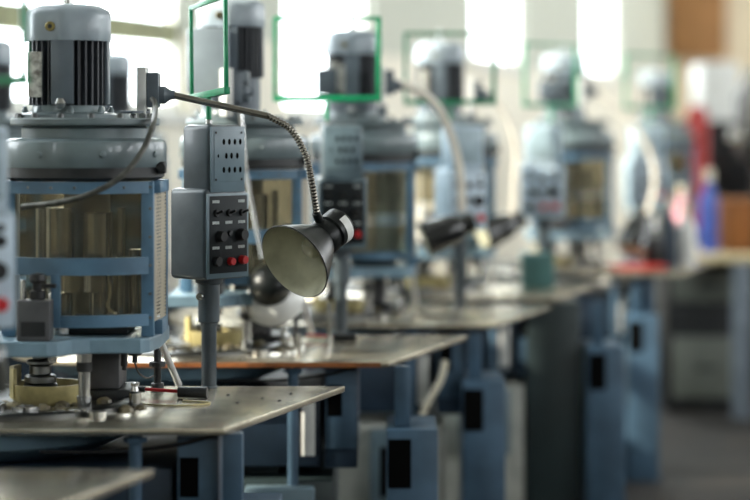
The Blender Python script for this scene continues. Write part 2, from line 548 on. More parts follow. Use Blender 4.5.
    # --- head: rim, gear housing, cover, motor
    MB().lathe([(0, 1.3375), (.06, 1.3375), (.158, 1.3375), (.170, 1.345), (.170, 1.366), (0, 1.366)], n=64).build('head_rim', 'dark', root)
    hs = MB().lathe([(0, 1.3662), (.172, 1.3662), (.1745, 1.372), (.1745, 1.412), (.1715, 1.421), (.164, 1.4265), (.15, 1.428), (0, 1.428)], n=64).build('gear_housing', 'head', root)
    for k in range(8):
        a = R(-160 + 45 * k)
        MB().lathe([(0, .004), (.006, .003), (.0075, 0), (.006, -.002), (0, -.002)], n=12, mtx=Matrix.Translation((.1755 * math.cos(a), .1755 * math.sin(a), 1.394)) @ Vector((math.cos(a), math.sin(a), 0)).to_track_quat('Z', 'Y').to_matrix().to_4x4()).build('oil_plug', 'head', hs)
    lug = MB().box(.162, .178, -.055, -.02, 1.352, 1.378, .003)
    lug.rod((.17, -.056, 1.366), (.17, -.066, 1.366), .010, 16)
    lug.build('hinge_lug', 'dark', hs)
    MB().lathe([(0, 1.4282), (.136, 1.4282), (.136, 1.448), (.13, 1.455), (0, 1.455)], n=56).build('bearing_ring', 'head', root)
    cv = MB().lathe([(0, 1.4552), (.158, 1.4552), (.16, 1.458), (.16, 1.468), (.156, 1.471), (0, 1.471)], (.0, .0, 0), 64).build('cover_plate', 'head', root)
    for k in range(14):
        a = R(-90 + 360 / 14 * (k + .5))
        MB().lathe([(0, 1.4711), (.0075, 1.4711), (.0075, 1.478), (.005, 1.481), (0, 1.481)], (.145 * math.cos(a), .145 * math.sin(a), 0), 6).build('cover_bolt', 'greysteel', cv)
    st = MB()
    for k in range(3):
        a = R(-110 + 45 * k)
        st.box(.07, .13, -.006, .006, 1.4282, 1.4548, .001, Matrix.Rotation(a, 4, 'Z'))
    st.build('stiffening_rib', 'head', root)
    # motor
    mo = MB()
    mx = -.037
    n = 128
    fins = []
    for k in range(n):
        a = 2 * PI * k / n
        deg = (math.degrees(a) + 360) % 360
        flat = (255 <= deg <= 285) or (345 <= deg or deg <= 15) or (75 <= deg <= 105) or (165 <= deg <= 195)
        r_ = .0835 if flat else (.0845 if (k % 4) < 2 else .0715)
        fins.append((mx + r_ * math.cos(a), r_ * math.sin(a)))
    mo.prism(fins, 1.4985, 1.638)
    motor = mo.build('motor', 'fin', root, smooth=20)
    MB().box(mx - .024, mx + .024, -.0885, -.08, 1.5, 1.637, .003).build('smooth_rib', 'rib', motor)
    MB().box(mx + .08, mx + .0885, -.02, .02, 1.5, 1.637, .003).build('smooth_rib', 'rib', motor)
    cw = MB()
    prof = []
    oc = 16
    b2 = bmesh.new()
    rings = [(.0895, 1.636), (.0905, 1.64), (.0905, 1.692), (.086, 1.702), (.066, 1.713), (.03, 1.717)]
    rows = []
    for r_, z in rings:
        rows.append([b2.verts.new((mx + r_ * (1 + .025 * math.cos(8 * 2 * PI * k / 64)) * math.cos(2 * PI * k / 64), r_ * (1 + .025 * math.cos(8 * 2 * PI * k / 64)) * math.sin(2 * PI * k / 64), z)) for k in range(64)])
    for a_, c_ in zip(rows, rows[1:]):
        for k in range(64):
            b2.faces.new((a_[k], a_[(k + 1) % 64], c_[(k + 1) % 64], c_[k]))
    b2.faces.new(rows[-1])
    b2.faces.new(rows[0][::-1])
    cw.join(b2)
    cowl = cw.build('fan_cowl', 'cowl', motor, smooth=40)
    pg = MB().rod((mx - .025, -.0865, 1.665), (mx - .025, -.0935, 1.665), .0105, 18)
    pg.build('brass_plug', 'brass', motor)
    MB().rod((mx - .025, -.0935, 1.665), (mx - .025, -.0955, 1.665), .005, 8).build('plug_socket', 'dark', motor)
    MB().cyl((mx, 0, 1.717), .0055, .05).cyl((mx, 0, 1.717), .011, .01).build('lifting_rod', 'steel', motor)
    MB().box(mx - .066, mx - .036, -.0835, -.078, 1.515, 1.612, .002, Matrix.Translation((mx, 0, 0)) @ Matrix.Rotation(R(-6), 4, 'Z') @ Matrix.Translation((-mx, 0, 0))).build('name_plate', 'label', motor)
    fg = MB().lathe([(0, 1.4712), (.108, 1.4712), (.108, 1.478), (.10, 1.482), (.08, 1.484), (.076, 1.4983), (0, 1.4983)], (mx, 0, 0), 48).build('motor_flange', 'head', root)
    for k in range(8):
        a = R(-90 + 45 * k + 12)
        MB().lathe([(0, 1.4795), (.007, 1.4795), (.007, 1.488), (.005, 1.491), (.004, 1.496), (0, 1.497)], (mx + .092 * math.cos(a), .092 * math.sin(a), 0), 10).build('flange_bolt', 'head', fg)
    eb = MB().lathe([(0, -.012), (.008, -.01), (.012, 0), (.008, .01), (0, .012)], (mx - .002, -.095, 1.502), 14)
    eb.build('eye_bolt', 'steel', fg)
    # --- below the table: cabinet, pedestal, posts
    cab = MB().box(-.5, .215, -.27, .27, .57, TZ - .091, .006).box(.225, .31, -.29, .25, .57, TZ - .016, .004).build('cabinet', 'navy', root)
    MB().box(.228, .307, -.2945, -.2905, .62, TZ - .03, .001).build('blue_cover', 'base', cab)
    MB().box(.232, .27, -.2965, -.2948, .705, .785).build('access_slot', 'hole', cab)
    MB().box(.165, .2, -.287, -.28, .6, TZ - .10, .002).build('sunlit_panel', 'white', cab)  # white panel, sunlight on the cabinet put into its colour
    MB().tube(arc_pts_3(-.05, .31, -.3), .004, 8).build('dark_curve', 'black', cab)  # thin black line curving across the cabinet front
    low = MB().box(-.42, .25, -.3, .3, 0, .54, .01).box(-.3, .1, -.2, .2, .54, .57).build('lower_housing', 'teal', root)
    MB().box(.02, .2, -.36, -.3, .3, .53, .008).build('pump_box', 'pendface', low)
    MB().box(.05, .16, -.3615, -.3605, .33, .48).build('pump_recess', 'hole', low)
    ped = MB().box(.3, .43, -.36, -.1, 0, .68, .004).build('pedestal', 'base', root)
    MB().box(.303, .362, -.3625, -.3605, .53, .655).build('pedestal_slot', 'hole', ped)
    MB().box(.32, .36, -.32, -.28, .6805, TZ - .0145, .002).build('corner_post', 'base', root)
    MB().cyl((.144, -.31, .2), .0135, .625, 16).cyl((.144, -.31, .818), .024, .0105, 6).cyl((.144, -.31, .828), .014, .008).build('tie_rod', 'base', root)
    MB().cyl((.144, -.31, 0), .03, .2).build('tie_rod_foot', 'dark', root)
    MB().tube(smooth_path([(.25, -.305, .735), (.235, -.325, .68), (.19, -.335, .60), (.165, -.33, .53)], 24), .011, 10).build('drain_hose', 'cream', root)
    return root

def arc_pts_3(x0, x1, y):
    return smooth_path([(x0, y, .797), (x0 + .15, y, .797), (x1 - .08, y, .812), (x1, y, .833)], 16)

proto = machine()
# where each machine's head axis stands, with the extra lift of its motor
MACH = [
    # x, y, motor lift, table shift, label
    (-.626, 4.50, 0, 0, 'sharp grey lapping machine nearest the camera, black finned motor with weathered white nameplate'),
    (-.946, 3.33, 0, 0, 'lapping machine at lower left edge, only its blurred table corner showing'),
    (-.355, 5.67, .085, .065, 'second lapping machine of the row, sunlit beside the sharp charcoal control box'),
    (-.035, 6.67, .045, .07, 'third lapping machine of the row, grey motor seen inside the wide green wire frame'),
    (.275, 7.65, .045, .03, 'fourth lapping machine of the row, behind the arched pale gooseneck lamp'),
    (.840, 8.86, .045, .08, 'fifth lapping machine of the row, brownish guard beside the pale blue control box'),
    (1.60, 11.6, .04, 0, 'last lapping machine of the row, partly hidden by the farthest control box'),
    (-1.147, 6.28, 0, 0, 'back row lapping machine by the window wall, cut off at the left edge'),
    (-.92, 7.42, 0, 0, 'back row lapping machine with motor showing just behind the nearest motor'),
]
mach = []
srcs = [(proto if i == 0 else copy_tree(proto)) for i in range(len(MACH))]
for i in (0, 1, 2, 4, 5):      # no drain hose in sight on these
    for c in list(srcs[i].children):
        if c.name.startswith('drain_hose'):
            bpy.data.objects.remove(c)
    if i < 2:
        for c in [q for k in srcs[i].children if k.name.startswith('cabinet') for q in k.children]:
            if c.name.startswith('sunlit_panel'):
                bpy.data.objects.remove(c)
BENCH_ONLY = ('table_plate', 'drip_bowl', 'cabinet', 'lower_housing', 'pedestal', 'corner_post', 'tie_rod', 'tie_rod_foot', 'drain_hose', 'locating_bolt', 'lapping_plate', 'sludge_lumps', 'work_ring')
def drop(o):
    for c in list(o.children):
        drop(c)
    bpy.data.objects.remove(o)
for i in (6, 7, 8):            # the machines that stand on a narrow column of their own
    for c in list(srcs[i].children):
        if c.name.split('.')[0] in BENCH_ONLY:
            drop(c)
    MB().box(-.2, .2, -.17, .2, .0, .8, .01).box(-.24, .24, -.2, .24, .8, TZ, .006).build('column_base', 'navy', srcs[i])
for i, (x, y, lift, ts, label) in enumerate(MACH):
    o = srcs[i]
    o.location = (x, y, 0)
    tag(o, label, 'machine', G_MACH if i not in (7, 8) else 'lapping machines in the back row')
    if i in (2, 3, 4, 5, 6):
        for c in o.children:
            if c.name.startswith('motor') and not c.name.startswith('motor_flange'):
                c.location.z += lift
            if c.name.startswith('table_plate'):
                c.location.x += ts
        MB().lathe([(0, 1.4985), (.08, 1.4985), (.08, 1.4985 + lift - .0005), (0, 1.4985 + lift - .0005)], (-.037, 0, 0), 32).build('motor_spacer', 'rib', o)
    if i in (3, 4):            # wide cream drum, its colour standing in for sunlight inside these guards
        for c in list(o.children):
            if c.name.split('.')[0] in ('drive_shaft', 'guide_shaft', 'inner_drum', 'oil_line'):
                bpy.data.objects.remove(c)
        MB().cyl((-.045, -.03, 1.0305), .075, .275, 40).build('inner_drum', 'ivory', o)
        MB().cyl((.075, -.03, 1.0305), .042, .275, 32).build('drive_shaft', 'pale', o)
    if i in (3, 4, 5):         # these guards have one tall window and no middle bar
        for c in o.children:
            if c.name.startswith('guard_frame'):
                c.data = PLAIN[0]
    dx = {2: .085, 4: .17, 5: -.11}.get(i, 0)
    if dx:
        for c in o.children:
            if c.name.split('.')[0] in ('pedestal', 'corner_post', 'drain_hose'):
                c.location.x += dx
    if i in (3, 4):  # sunlit look of these housings is set by colour
        for c in o.children:
            if c.name.startswith('lower_housing'):
                c.data = c.data.copy()
                c.data.materials[0] = M['greysunlit']
    if i == 4:
        MB().box(.26, .45, -.3, .2, .05, TZ - .02, .006).build('side_cabinet', 'teal', o)
    if i == 2:
        MB().box(-.29, .37, -.3485, -.3455, TZ - .013, TZ - .001, .0).build('edge_band', 'rust', o)
    mach.append(o)
# terminal boxes on the motors of the second and third machine, a plate on the third
def terminal_box(par, x0, x1, y0, y1, z0, z1, m='cowl'):
    for c in par.children:
        if c.name.startswith('motor') and not c.name.startswith('motor_'):
            tb = MB().box(x0, x1, y0, y1, z0, z1, .006).build('terminal_box', m, c)
            return tb
tb = terminal_box(mach[2], -.145, -.035, -.15, -.08, 1.455, 1.628)
MB().box(-.045, .02, -.135, -.085, 1.515, 1.60, .004).build('gland_box', 'rib', mach[2])
tb = terminal_box(mach[3], -.15, -.085, -.10, .02, 1.505, 1.59, 'rib')
MB().lathe([(0, 0), (.02, 0), (.02, .004), (0, .004)], n=24, mtx=Matrix.Translation((-.065, -.082, 1.60)) @ Matrix.Rotation(R(90), 4, 'X') @ Matrix.Diagonal((1, 2.4, 1, 1))).build('oval_plate', 'label', mach[3])
terminal_box(mach[5], -.15, -.06, -.13, -.06, 1.51, 1.60, 'rib')

# ------------------------------------------------------------------ control boxes on posts
def text_bits(mb, x0, x1, z0, z1, y, rnd):
    x = x0
    while x < x1 - .001:
        wdt = rnd.uniform(.0016, .0028)
        mb.box(x, min(x1, x + wdt), y - .0006, y, z0 + rnd.uniform(0, .0007), z1, 0)
        x += wdt + .0009

def pendant(dark=True):
    root = empty('control_pendant', (0, 0, 0))
    ps = MB().lathe([(0, 0), (.02, 0), (.02, .004), (.0175, .006), (.0175, .14), (.0205, .15), (.025, .153), (.025, .238), (.032, .243), (.032, .2525), (0, .2525)], n=28).build('post', 'pend', root)
    sc = MB().rod((-.024, -.004, .213), (-.040, -.01, .213), .005, 10)
    sc.rod((-.036, -.0085, .213), (-.044, -.0115, .213), .009, 10)
    sc.build('clamp_screw', 'steel', ps)
    body, face = ('pend', 'pendface') if dark else ('palebody', 'palebox')
    bx = MB().box(-.07, .07, -.058, .06, .253, .461, .012, seg=3).box(-.0575, .0575, -.058, .032, .447, .606, .012, seg=3)
    bo = bx.build('control_box', body, root)
    # upper plate with indicator holes
    up = MB().box(-.055, .055, -.0615, -.0565, .452, .602, .002).box(-.068, .068, -.0615, -.0565, .256, .449, .002).build('front_bezel', face, root)
    upm = MB().box(-.047, .047, -.0632, -.0616, .476, .593, .0006).build('indicator_plate', face if dark else 'pale', root)
    for (x, z) in ((-.042, .588), (.042, .588), (-.042, .481), (.042, .481)):
        MB().rod((x, -.0633, z), (x, -.0648, z), .003, 10).build('corner_screw', 'dark', upm)
    rows = [(.567, (-.016, .002, .020, .038)), (.535, (-.034, -.008, .009, .028)), (.503, (-.016, .002, .020, .038))]
    if dark:
        for z, xs in rows:
            for x in xs:
                small = x == -.034
                r_ = .003 if small else .0052
                ih = MB().lathe([(0, .001), (r_ * .6, .001), (r_, 0), (0, 0)], n=14, mtx=Matrix.Translation((x, -.0633, z)) @ Matrix.Rotation(R(90), 4, 'X') @ Matrix.Diagonal((.9, 1.35, 1, 1)))
                ih.build('indicator', 'hole', upm)
    # lower switch panel
    lp = MB().box(-.061, .061, -.0632, -.0616, .268, .444, .0006).build('switch_panel', 'panel' if dark else 'palebox', root)
    rnd = random.Random(5)
    tx = MB()
    for z in (.431, .383, .326):
        for x in (-.042, .0, .042):
            if dark and not (z == .431 and x == 0):
                text_bits(tx, x - .011, x + .011, z - .0035, z + .0035, -.0633, rnd)
    if dark:
        tx.build('lettering', 'ink', lp, smooth=0)
    else:
        tx.bm.free()
    def knob(x, z, r_, m, name, d=.012):
        r_ = r_ if dark else r_ * 1.25
        MB().lathe([(0, 0), (r_, 0), (r_, d * .5), (r_ * .85, d), (0, d)], n=18, mtx=Matrix.Translation((x, -.0633, z)) @ Matrix.Rotation(R(90), 4, 'X')).build(name, m, lp)
    for x in (-.042, .0, .042):
        knob(x, .405, .0085, 'black', 'toggle_switch', .006)
        MB().rod((x, -.069, .405), (x, -.086, .411), .003, 8).build('toggle_lever', 'black', lp)
    knob(-.032, .352, .013, 'black', 'selector_knob', .018)
    knob(.036, .354, .014, 'black', 'selector_knob', .018)
    knob(.002, .358, .007, 'dark', 'pilot_lamp', .006)
    knob(-.042, .296, .012, 'black', 'push_button', .012)
    knob(.004, .294, .0095, 'red', 'push_button', .012)
    knob(.042, .296, .0105, 'red', 'push_button', .014)
    if not dark:
        for x in (-.042, .042):
            knob(x, .428, .006, 'black', 'pilot_lamp', .004)
    return root
pd, pp = pendant(True), pendant(False)
PEND = [
    # px of post, depth, yaw, dark?, label
    (209, 4.80, 50, 1, 'sharp charcoal control box with black switch panel, on the nearest table'),
    (-32, 3.63, 24, 0, 'blurred control box cut off by the left edge, red button low on its face'),
    (341, 5.97, 6, 1, 'control box with dark switch panel under the widest green wire frame, behind the lamp reflector'),
    (460, 6.97, 26, 0, 'control box behind the arched pale gooseneck, dark left side showing'),
    (543, 7.95, -6, 0, 'pale blue control box with black buttons, left of the brownish machine guard'),
    (645, 9.16, 14, 0, 'farthest control box, pale blue and crossed by the curved lamp arm'),
]
used = set()
pend = []
psrc = []
for i, p in enumerate(PEND):
    src = pd if p[3] else pp
    psrc.append(src if src.name not in used else copy_tree(src))
    used.add(src.name)
for i, (px, D, yaw, dk, label) in enumerate(PEND):
    o = psrc[i]
    o.location = ((px - 375) * D / F, D, TZ + .0006)
    o.rotation_euler.z = R(yaw)
    if i > 3:
        o.scale = (1.18, 1.1, 1)
    tag(o, label, 'control box', 'control boxes on posts along the row')
    pend.append(o)

# ------------------------------------------------------------------ green wire frames standing on the boxes
def wire_frame():
    root = empty('wire_frame', (0, 0, 0))
    MB().rod((0, 0, 0), (0, 0, .012), .008, 14).build('socket', 'steel', root)
    MB().rod((0, 0, .012), (0, 0, .0655), .0065, 12).build('stub', 'green', root)
    f = MB()
    w2, z0, z1, t = .155, .072, .31, .0056
    f.box(-w2, w2, -.007, .007, z0 - .006, z0 + 2 * t, .001).box(-w2, w2, -.004, .004, z1 - 2 * t, z1, .001)
    f.box(-w2, -w2 + 2 * t, -.004, .004, z0 + 2 * t, z1 - 2 * t, .001).box(w2 - 2.6 * t, w2, -.004, .004, z0 + 2 * t, z1 - 2 * t, .001)
    f.build('rod_rectangle', 'green', root)
    return root
wf = wire_frame()
WF = [
    (209, 4.80, -70, 'green wire frame turned edge-on above the sharp charcoal control box'),
    (-17, 3.63, -52, 'green wire frame whose corner hangs into the upper left edge'),
    (327, 5.97, 0, 'widest green wire frame, empty with a motor seen through its right half'),
    (450, 6.97, 4, 'green wire frame around the motor behind the arched pale gooseneck'),
    (551, 7.95, 44, 'green wire frame on the pale blue control box between the two bright windows'),
    (650, 9.16, 38, 'farthest green wire frame, blurred against the wall beside the tan blind'),
]
wsrc = [wf if i == 0 else copy_tree(wf) for i in range(len(WF))]
for o, (px, D, yaw, label), p in zip(wsrc, WF, pend):
    o.location = (p.location.x, D - .0, H + .0012)
    px_x = (px - 375) * D / F
    o.location.x = max(p.location.x - .04, min(p.location.x + .04, px_x))
    o.rotation_euler = (0, 0, R(yaw))
    tag(o, label, 'wire frame', 'green wire frames on the control boxes')
wsrc[0].rotation_euler = (0, R(-2.5), R(-70))
wsrc[0].scale = (1, 1, .93)

# ------------------------------------------------------------------ gooseneck lamps
def flex(pts, r, pitch=.0075):
    """ribbed metal hose along points"""
    P = [Vector(p) for p in pts]
    L = [0]
    for a, b in zip(P, P[1:]):
        L.append(L[-1] + (b - a).length)
    n = int(L[-1] / pitch * 4)
    out, rad = [], []
    j = 0
    for k in range(n + 1):
        s_ = L[-1] * k / n
        while j < len(L) - 2 and L[j + 1] < s_:
            j += 1
        t = (s_ - L[j]) / max(1e-9, L[j + 1] - L[j])
        out.append(P[j].lerp(P[j + 1], t))
        rad.append(r * (1.0 if k % 4 in (0, 1) else .80))
    return out, rad

def lamp(label, mount, arm, shade_c, n_open, size=1.0, arm_mat='chrome', plate_yaw=0.0, style='cone', r=.0068, group='gooseneck lamps on the machines', straight=1, plate=True, head=None):
    """mount: centre of the mount box; arm: control points from the mount to the shade; n_open: direction the shade opening faces"""
    mount = Vector(mount)
    root = empty('gooseneck_lamp', mount, 0, label, 'lamp', group)
    inv = -mount
    W = Matrix.Rotation(plate_yaw, 4, 'Z')
    if plate:
        pb = MB().box(-.042, -.022, -.03, .03, -.064, .062, .001, W).build('mount_plate', 'white', root)
        bo = MB().box(-.0215, .006, -.024, .024, -.028, .05, .004, W)
        bo.lathe([(0, .006), (.02, .006), (.02, .018), (.011, .03), (.0095, .04), (0, .04)], n=20, mtx=W @ Matrix.Rotation(R(90), 4, 'Y'))
        bo.build('mount_box', 'rib', root)
        if head is not None:                            # flat bracket down to the machine's cover plate
            hp = Vector((MACH[head][0], MACH[head][1], 0))
            zc = 1.4815 - mount.z
            d = hp - Vector((mount.x, mount.y, 0))
            e = d * max(0, (d.length - .12) / d.length)
            q = W @ Vector((-.03, 0, 0))
            a_ = math.atan2(e.y - q.y, e.x - q.x)
            ln = math.hypot(e.x - q.x, e.y - q.y)
            Bm = Matrix.Translation((q.x, q.y, zc)) @ Matrix.Rotation(a_, 4, 'Z')
            MB().box(-.004, ln, -.015, .015, 0, .006, .001, Bm).box(-.004, .004, -.015, .015, .006, max(.01, -.06 - zc), .001, Bm).build('bracket', 'rib', root)
    A = [Vector(a) + inv for a in arm]
    k = straight
    if k > 0:
        MB().rod(A[0], A[k], r * .95, 14).build('arm_tube', arm_mat, root)
    pts, rad = flex(smooth_path(A[k:], 60) if len(A) - k > 2 else A[k:], r)
    if k > 0:
        d = (A[k] - A[k - 1]).normalized()
    MB().tube(pts, r, 10, rad).build('flexible_arm', arm_mat, root, smooth=60)
    n_ = Vector(n_open).normalized()
    sh = Matrix.Translation(Vector(shade_c) + inv) @ (-n_).to_track_quat('Z', 'Y').to_matrix().to_4x4() @ Matrix.Scale(size, 4)
    # local: opening at z = 0, socket towards +z
    if style == 'cone':
        out = [(.0905, 0), (.092, .002), (.0905, .004), (.082, .022), (.066, .052), (.052, .076), (.043, .09), (.040, .094)]
        inn = [(.0385, .0935), (.0415, .089), (.0505, .075), (.0645, .051), (.0805, .021), (.0893, 0), (.0905, 0)]
        so = MB().lathe(out + [(.0385, .0935)], n=48, mtx=sh).build('shade', 'gun', root, recalc=False)
        MB().lathe(inn[:-1], n=48, mtx=sh).lathe([(0, .094), (.0385, .0938)], n=48, mtx=sh).build('reflector', 'inner', so, recalc=False)
        MB().lathe([(0, .045), (.016, .048), (.024, .058), (.023, .07), (.016, .085), (.013, .0935), (0, .0935)], n=24, mtx=sh).build('bulb', 'glassbulb', so)
        sk = MB().lathe([(0, .0945), (.040, .0945), (.042, .099), (.042, .118), (.036, .122), (.036, .128), (.041, .131), (.041, .168), (.037, .172), (0, .172)], n=36, mtx=sh).build('socket', 'gun', root)
        u = sh.to_3x3().inverted() @ Vector((1, -.45, -.25))
        a0 = math.atan2(u.y, u.x)
        arc = [a0 + R(-62 + 124 * k / 20) for k in range(21)]
        MB().prism([(.0424 * math.cos(a), .0424 * math.sin(a)) for a in arc] + [(.0412 * math.cos(a), .0412 * math.sin(a)) for a in arc[::-1]], .143, .164, mtx=sh).build('white_band', 'white', sk)
        ep = A[-1]
        tip = sh @ Vector((0, 0, .115))
        br = MB().rod(ep + (ep - tip).normalized() * .006, ep - (ep - tip) * .62, .010, 14)
        br.build('elbow', 'gun', root)
    elif style == 'globe':       # enamel dish seen from behind, round dark cap towards us
        out = [(.0, .0), (.055, .0), (.078, .004), (.08, .008), (.074, .03), (.056, .055), (.03, .07), (.0, .072)]
        so = MB().lathe(out, n=40, mtx=sh).build('shade', 'white', root)
        MB().lathe([(0, .046), (.038, .05), (.054, .065), (.058, .088), (.052, .112), (.034, .13), (.012, .137), (0, .137)], n=36, mtx=sh).build('cap', 'gun', root)
    elif style == 'can':         # slim bullet shade
        out = [(.0, .004), (.05, .004), (.056, 0), (.058, .003), (.056, .03), (.05, .08), (.045, .11), (.036, .128), (.03, .132), (.03, .165), (.024, .172), (0, .172)]
        MB().lathe(out, n=36, mtx=sh).build('shade', 'gloss', root)
        MB().lathe([(0, .0), (.046, .0), (.046, .0035), (0, .0035)], n=30, mtx=sh).build('lens', 'inner', root)
    return root

# nearest lamp, all in focus
D = 4.66
c1 = at(294, 262, 4.60)
n1 = Vector((-.59, -.66, -.46)).normalized()
sk1 = c1 - n1 * .115
lamp('sharp gooseneck lamp with open conical reflector, hanging in front of the charcoal control box',
     at(157, 95, D), [at(168, 94, D), at(228, 106, 4.645), at(268, 116, 4.64), at(290, 129, 4.635), at(305, 154, 4.63), at(312, 184, 4.63), at(317, 215, 4.65)], c1, n1, straight=2, head=0, arm_mat='armsteel', r=.0082)
# braided cable from its box down into the guard
tag(MB().tube(smooth_path([at(152, 99, 4.625), at(155, 104, 4.58), at(153.5, 122, 4.40), at(144, 148, 4.335), at(122, 176, 4.28), at(90, 194, 4.25), at(56, 203, 4.255), at(22, 207, 4.29)], 60), .0062, 10).build('lamp_cable', 'hose'),
    'grey braided cable sagging across the nearest machine guard from the lamp mount', 'cable')
D2 = 5.5
lamp('lamp with white dish and round black cap, hanging behind the charcoal control box',
     at(238, 92, D2), [at(240, 110, D2), at(243, 135, D2), at(246, 170, D2), at(252, 208, D2), at(262, 258, D2)], at(275, 303, 5.58), (.12, .75, -.62), style='globe', plate_yaw=R(20), straight=2, r=.007, head=2)
D3 = 6.55
lamp('blurred lamp with arched pale gooseneck and glossy black shade pointing left',
     at(392, 86, D3), [at(402, 84, D3), at(420, 92, D3), at(438, 108, D3), at(452, 138, D3), at(460, 172, D3), at(462, 212, D3)], at(424, 240, 6.5), (-.85, -.1, -.32), style='can', straight=0, arm_mat='ivory', r=.0145, size=.98, head=3)
D4 = 7.5
lamp('blurred lamp with thin hanging pale arm and dark shade, behind the glossy black shade',
     at(480, 95, D4), [at(488, 97, D4), at(502, 110, D4), at(512, 132, D4), at(516, 158, D4), at(512, 214, D4)], at(482, 236, 7.45), (-.75, -.3, -.3), style='can', straight=0, arm_mat='ivory', r=.010, head=4)
D5 = 8.7
lamp('farthest lamp with curved cream gooseneck crossing the last control box, dark shade low',
     at(588, 92, D5), [at(597, 95, D5), at(617, 108, D5), at(637, 130, D5), at(652, 158, D5), at(655, 185, D5), at(648, 214, D5)], at(632, 250, 8.7), (-.25, -.4, -.8), style='can', straight=0, arm_mat='ivory', r=.014, size=1.15, head=5)
D0 = 3.40
lamp('blurred black lamp cap poking in at the left edge above the near table corner',
     at(-60, 150, D0), [at(-50, 160, D0), at(-42, 220, D0), at(-22, 300, D0), at(-13, 338, D0)], at(-12, 392, D0), (0, .1, -1), style='can', straight=0, plate=False, size=.62)

# ------------------------------------------------------------------ loose things on the tables
hx, hy = -.405, 4.62
tool = empty('hand_tool', (hx, hy, TZ + .0007), R(-8), 'small dark handled tool with thin red shaft lying on the nearest table', 'tool')
MB().rod((-.032, 0, .0125), (.034, 0, .0125), .0125, 16).build('handle', 'dark', tool)
MB().rod((-.11, .012, .016), (-.0325, .001, .014), .004, 10).build('red_shaft', 'red', tool)
MB().rod((-.14, .015, .015), (-.11, .012, .016), .007, 10).build('tool_tip', 'dark', tool)
wire = MB().tube(smooth_path([(-.55, 4.56, TZ + .004), (-.50, 4.50, TZ + .003), (-.44, 4.475, TZ + .003), (-.38, 4.49, TZ + .003), (-.36, 4.53, TZ + .003), (-.42, 4.56, TZ + .003)], 40), .0022, 6).build('loose_wire', 'yellow')
tag(wire, 'thin yellowish wire loop lying on the nearest table beside the dark tool', 'wire')
rnd = random.Random(11)
for k, (x, y) in enumerate(((-.25, 4.62), (-.19, 4.70), (-.30, 4.55), (-.36, 4.40), (-.33, 4.68), (-.21, 4.58))):
    s_ = rnd.uniform(.003, .005)
    tag(MB().lathe([(0, 0), (s_, 0), (s_ * .8, s_ * .5), (0, s_ * .6)], (x, y, TZ), 7).build('metal_chip', 'dark'), 'tiny dark metal chip lying on the bare part of the nearest table', 'chip', 'metal chips on the nearest table')
tool2 = copy_tree(tool)
tool2.location = (-.085, 5.82, TZ + .0007)
tag(tool2, 'small tool with red shaft lying on the second table of the row', 'tool')

# pale castings and bowls on the second table
def blob(name, x, y, r_, h, m, label, cat, group=None, z=TZ):
    tag(MB().lathe([(0, 0), (r_ * .8, 0), (r_, h * .25), (r_ * .9, h * .7), (r_ * .5, h), (0, h)], (x, y, z), 20).build(name, m), label, cat, group)
tag(MB().cyl((-.20, 5.49, TZ), .0065, .055, 12).build('locating_pin', 'steel'), 'bright steel pin standing on the front of the second table', 'pin')
tag(MB().cyl((-.125, 5.70, TZ), .007, .12, 12).build('locating_pin', 'chrome'), 'tall bright steel pin standing under the white lamp dish', 'pin')

# bench, drawers and clutter at the far right
bench = empty('workbench', (2.45, 10.7, 0), 0, 'pale wooden topped workbench with grey legs at the far right', 'workbench')
MB().box(-1.0, 1.3, -.4, .5, .775, .81, .004).build('bench_top', 'wood', bench)
for sx, sy in ((-.63, -.36), (1.2, -.36), (-.63, .44), (1.2, .44)):
    MB().box(sx - .045, sx + .045, sy - .035, sy + .035, 0, .7745, .003).build('leg', 'benchleg', bench)
drw = empty('drawer_cabinet', (1.68, 10.78, 0), 0, 'pale grey drawer cabinet under the wooden workbench', 'cabinet')
MB().box(-.2, .2, -.2, .25, 0, .74, .004).build('body', 'dark', drw)
for z0, z1 in ((.07, .38), (.56, .72)):
    d_ = MB().box(-.17, .17, -.212, -.2005, z0, z1, .003).build('drawer', 'greybox', drw)
    MB().box(-.05, .05, -.225, -.2125, (z0 + z1) / 2 - .008, (z0 + z1) / 2 + .008, .002).build('handle', 'dark', d_)
cb = empty('cardboard_box', (1.98, 10.75, .81), R(4), 'brown cardboard box standing on the wooden workbench', 'box')
MB().box(-.2, .2, -.18, .18, 0, .26, .002).build('carton', 'card', cb)
for y0, y1 in ((-.18, -.005), (.005, .18)):
    MB().box(-.198, .198, y0, y1, .2602, .264).build('flap', 'card', cb)
def bottle(x, y, r_, h, m, label, z=.81):
    o = empty('bottle', (x, y, z), 0, label, 'bottle')
    MB().lathe([(0, 0), (r_, 0), (r_, h * .62), (r_ * .45, h * .78), (r_ * .4, h * .86), (0, h * .86)], n=24).build('body', m, o)
    MB().lathe([(0, h * .8602), (r_ * .48, h * .8602), (r_ * .48, h), (0, h)], n=18).build('cap', 'cream' if m != 'cream' else 'bluep', o)
bottle(1.335, 8.94, .042, .27, 'white', 'white bottle standing near the corner of the farthest clear table', TZ + .0005)
bottle(1.255, 8.90, .036, .29, 'navy', 'navy blue bottle standing on the farthest clear table beside the white bottle', TZ + .0005)
bottle(1.60, 10.85, .045, .33, 'pink', 'pink bottle standing at the end of the wooden workbench')
bottle(1.70, 10.6, .05, .42, 'bluep', 'tall blue bottle standing on the workbench beside the cardboard box')
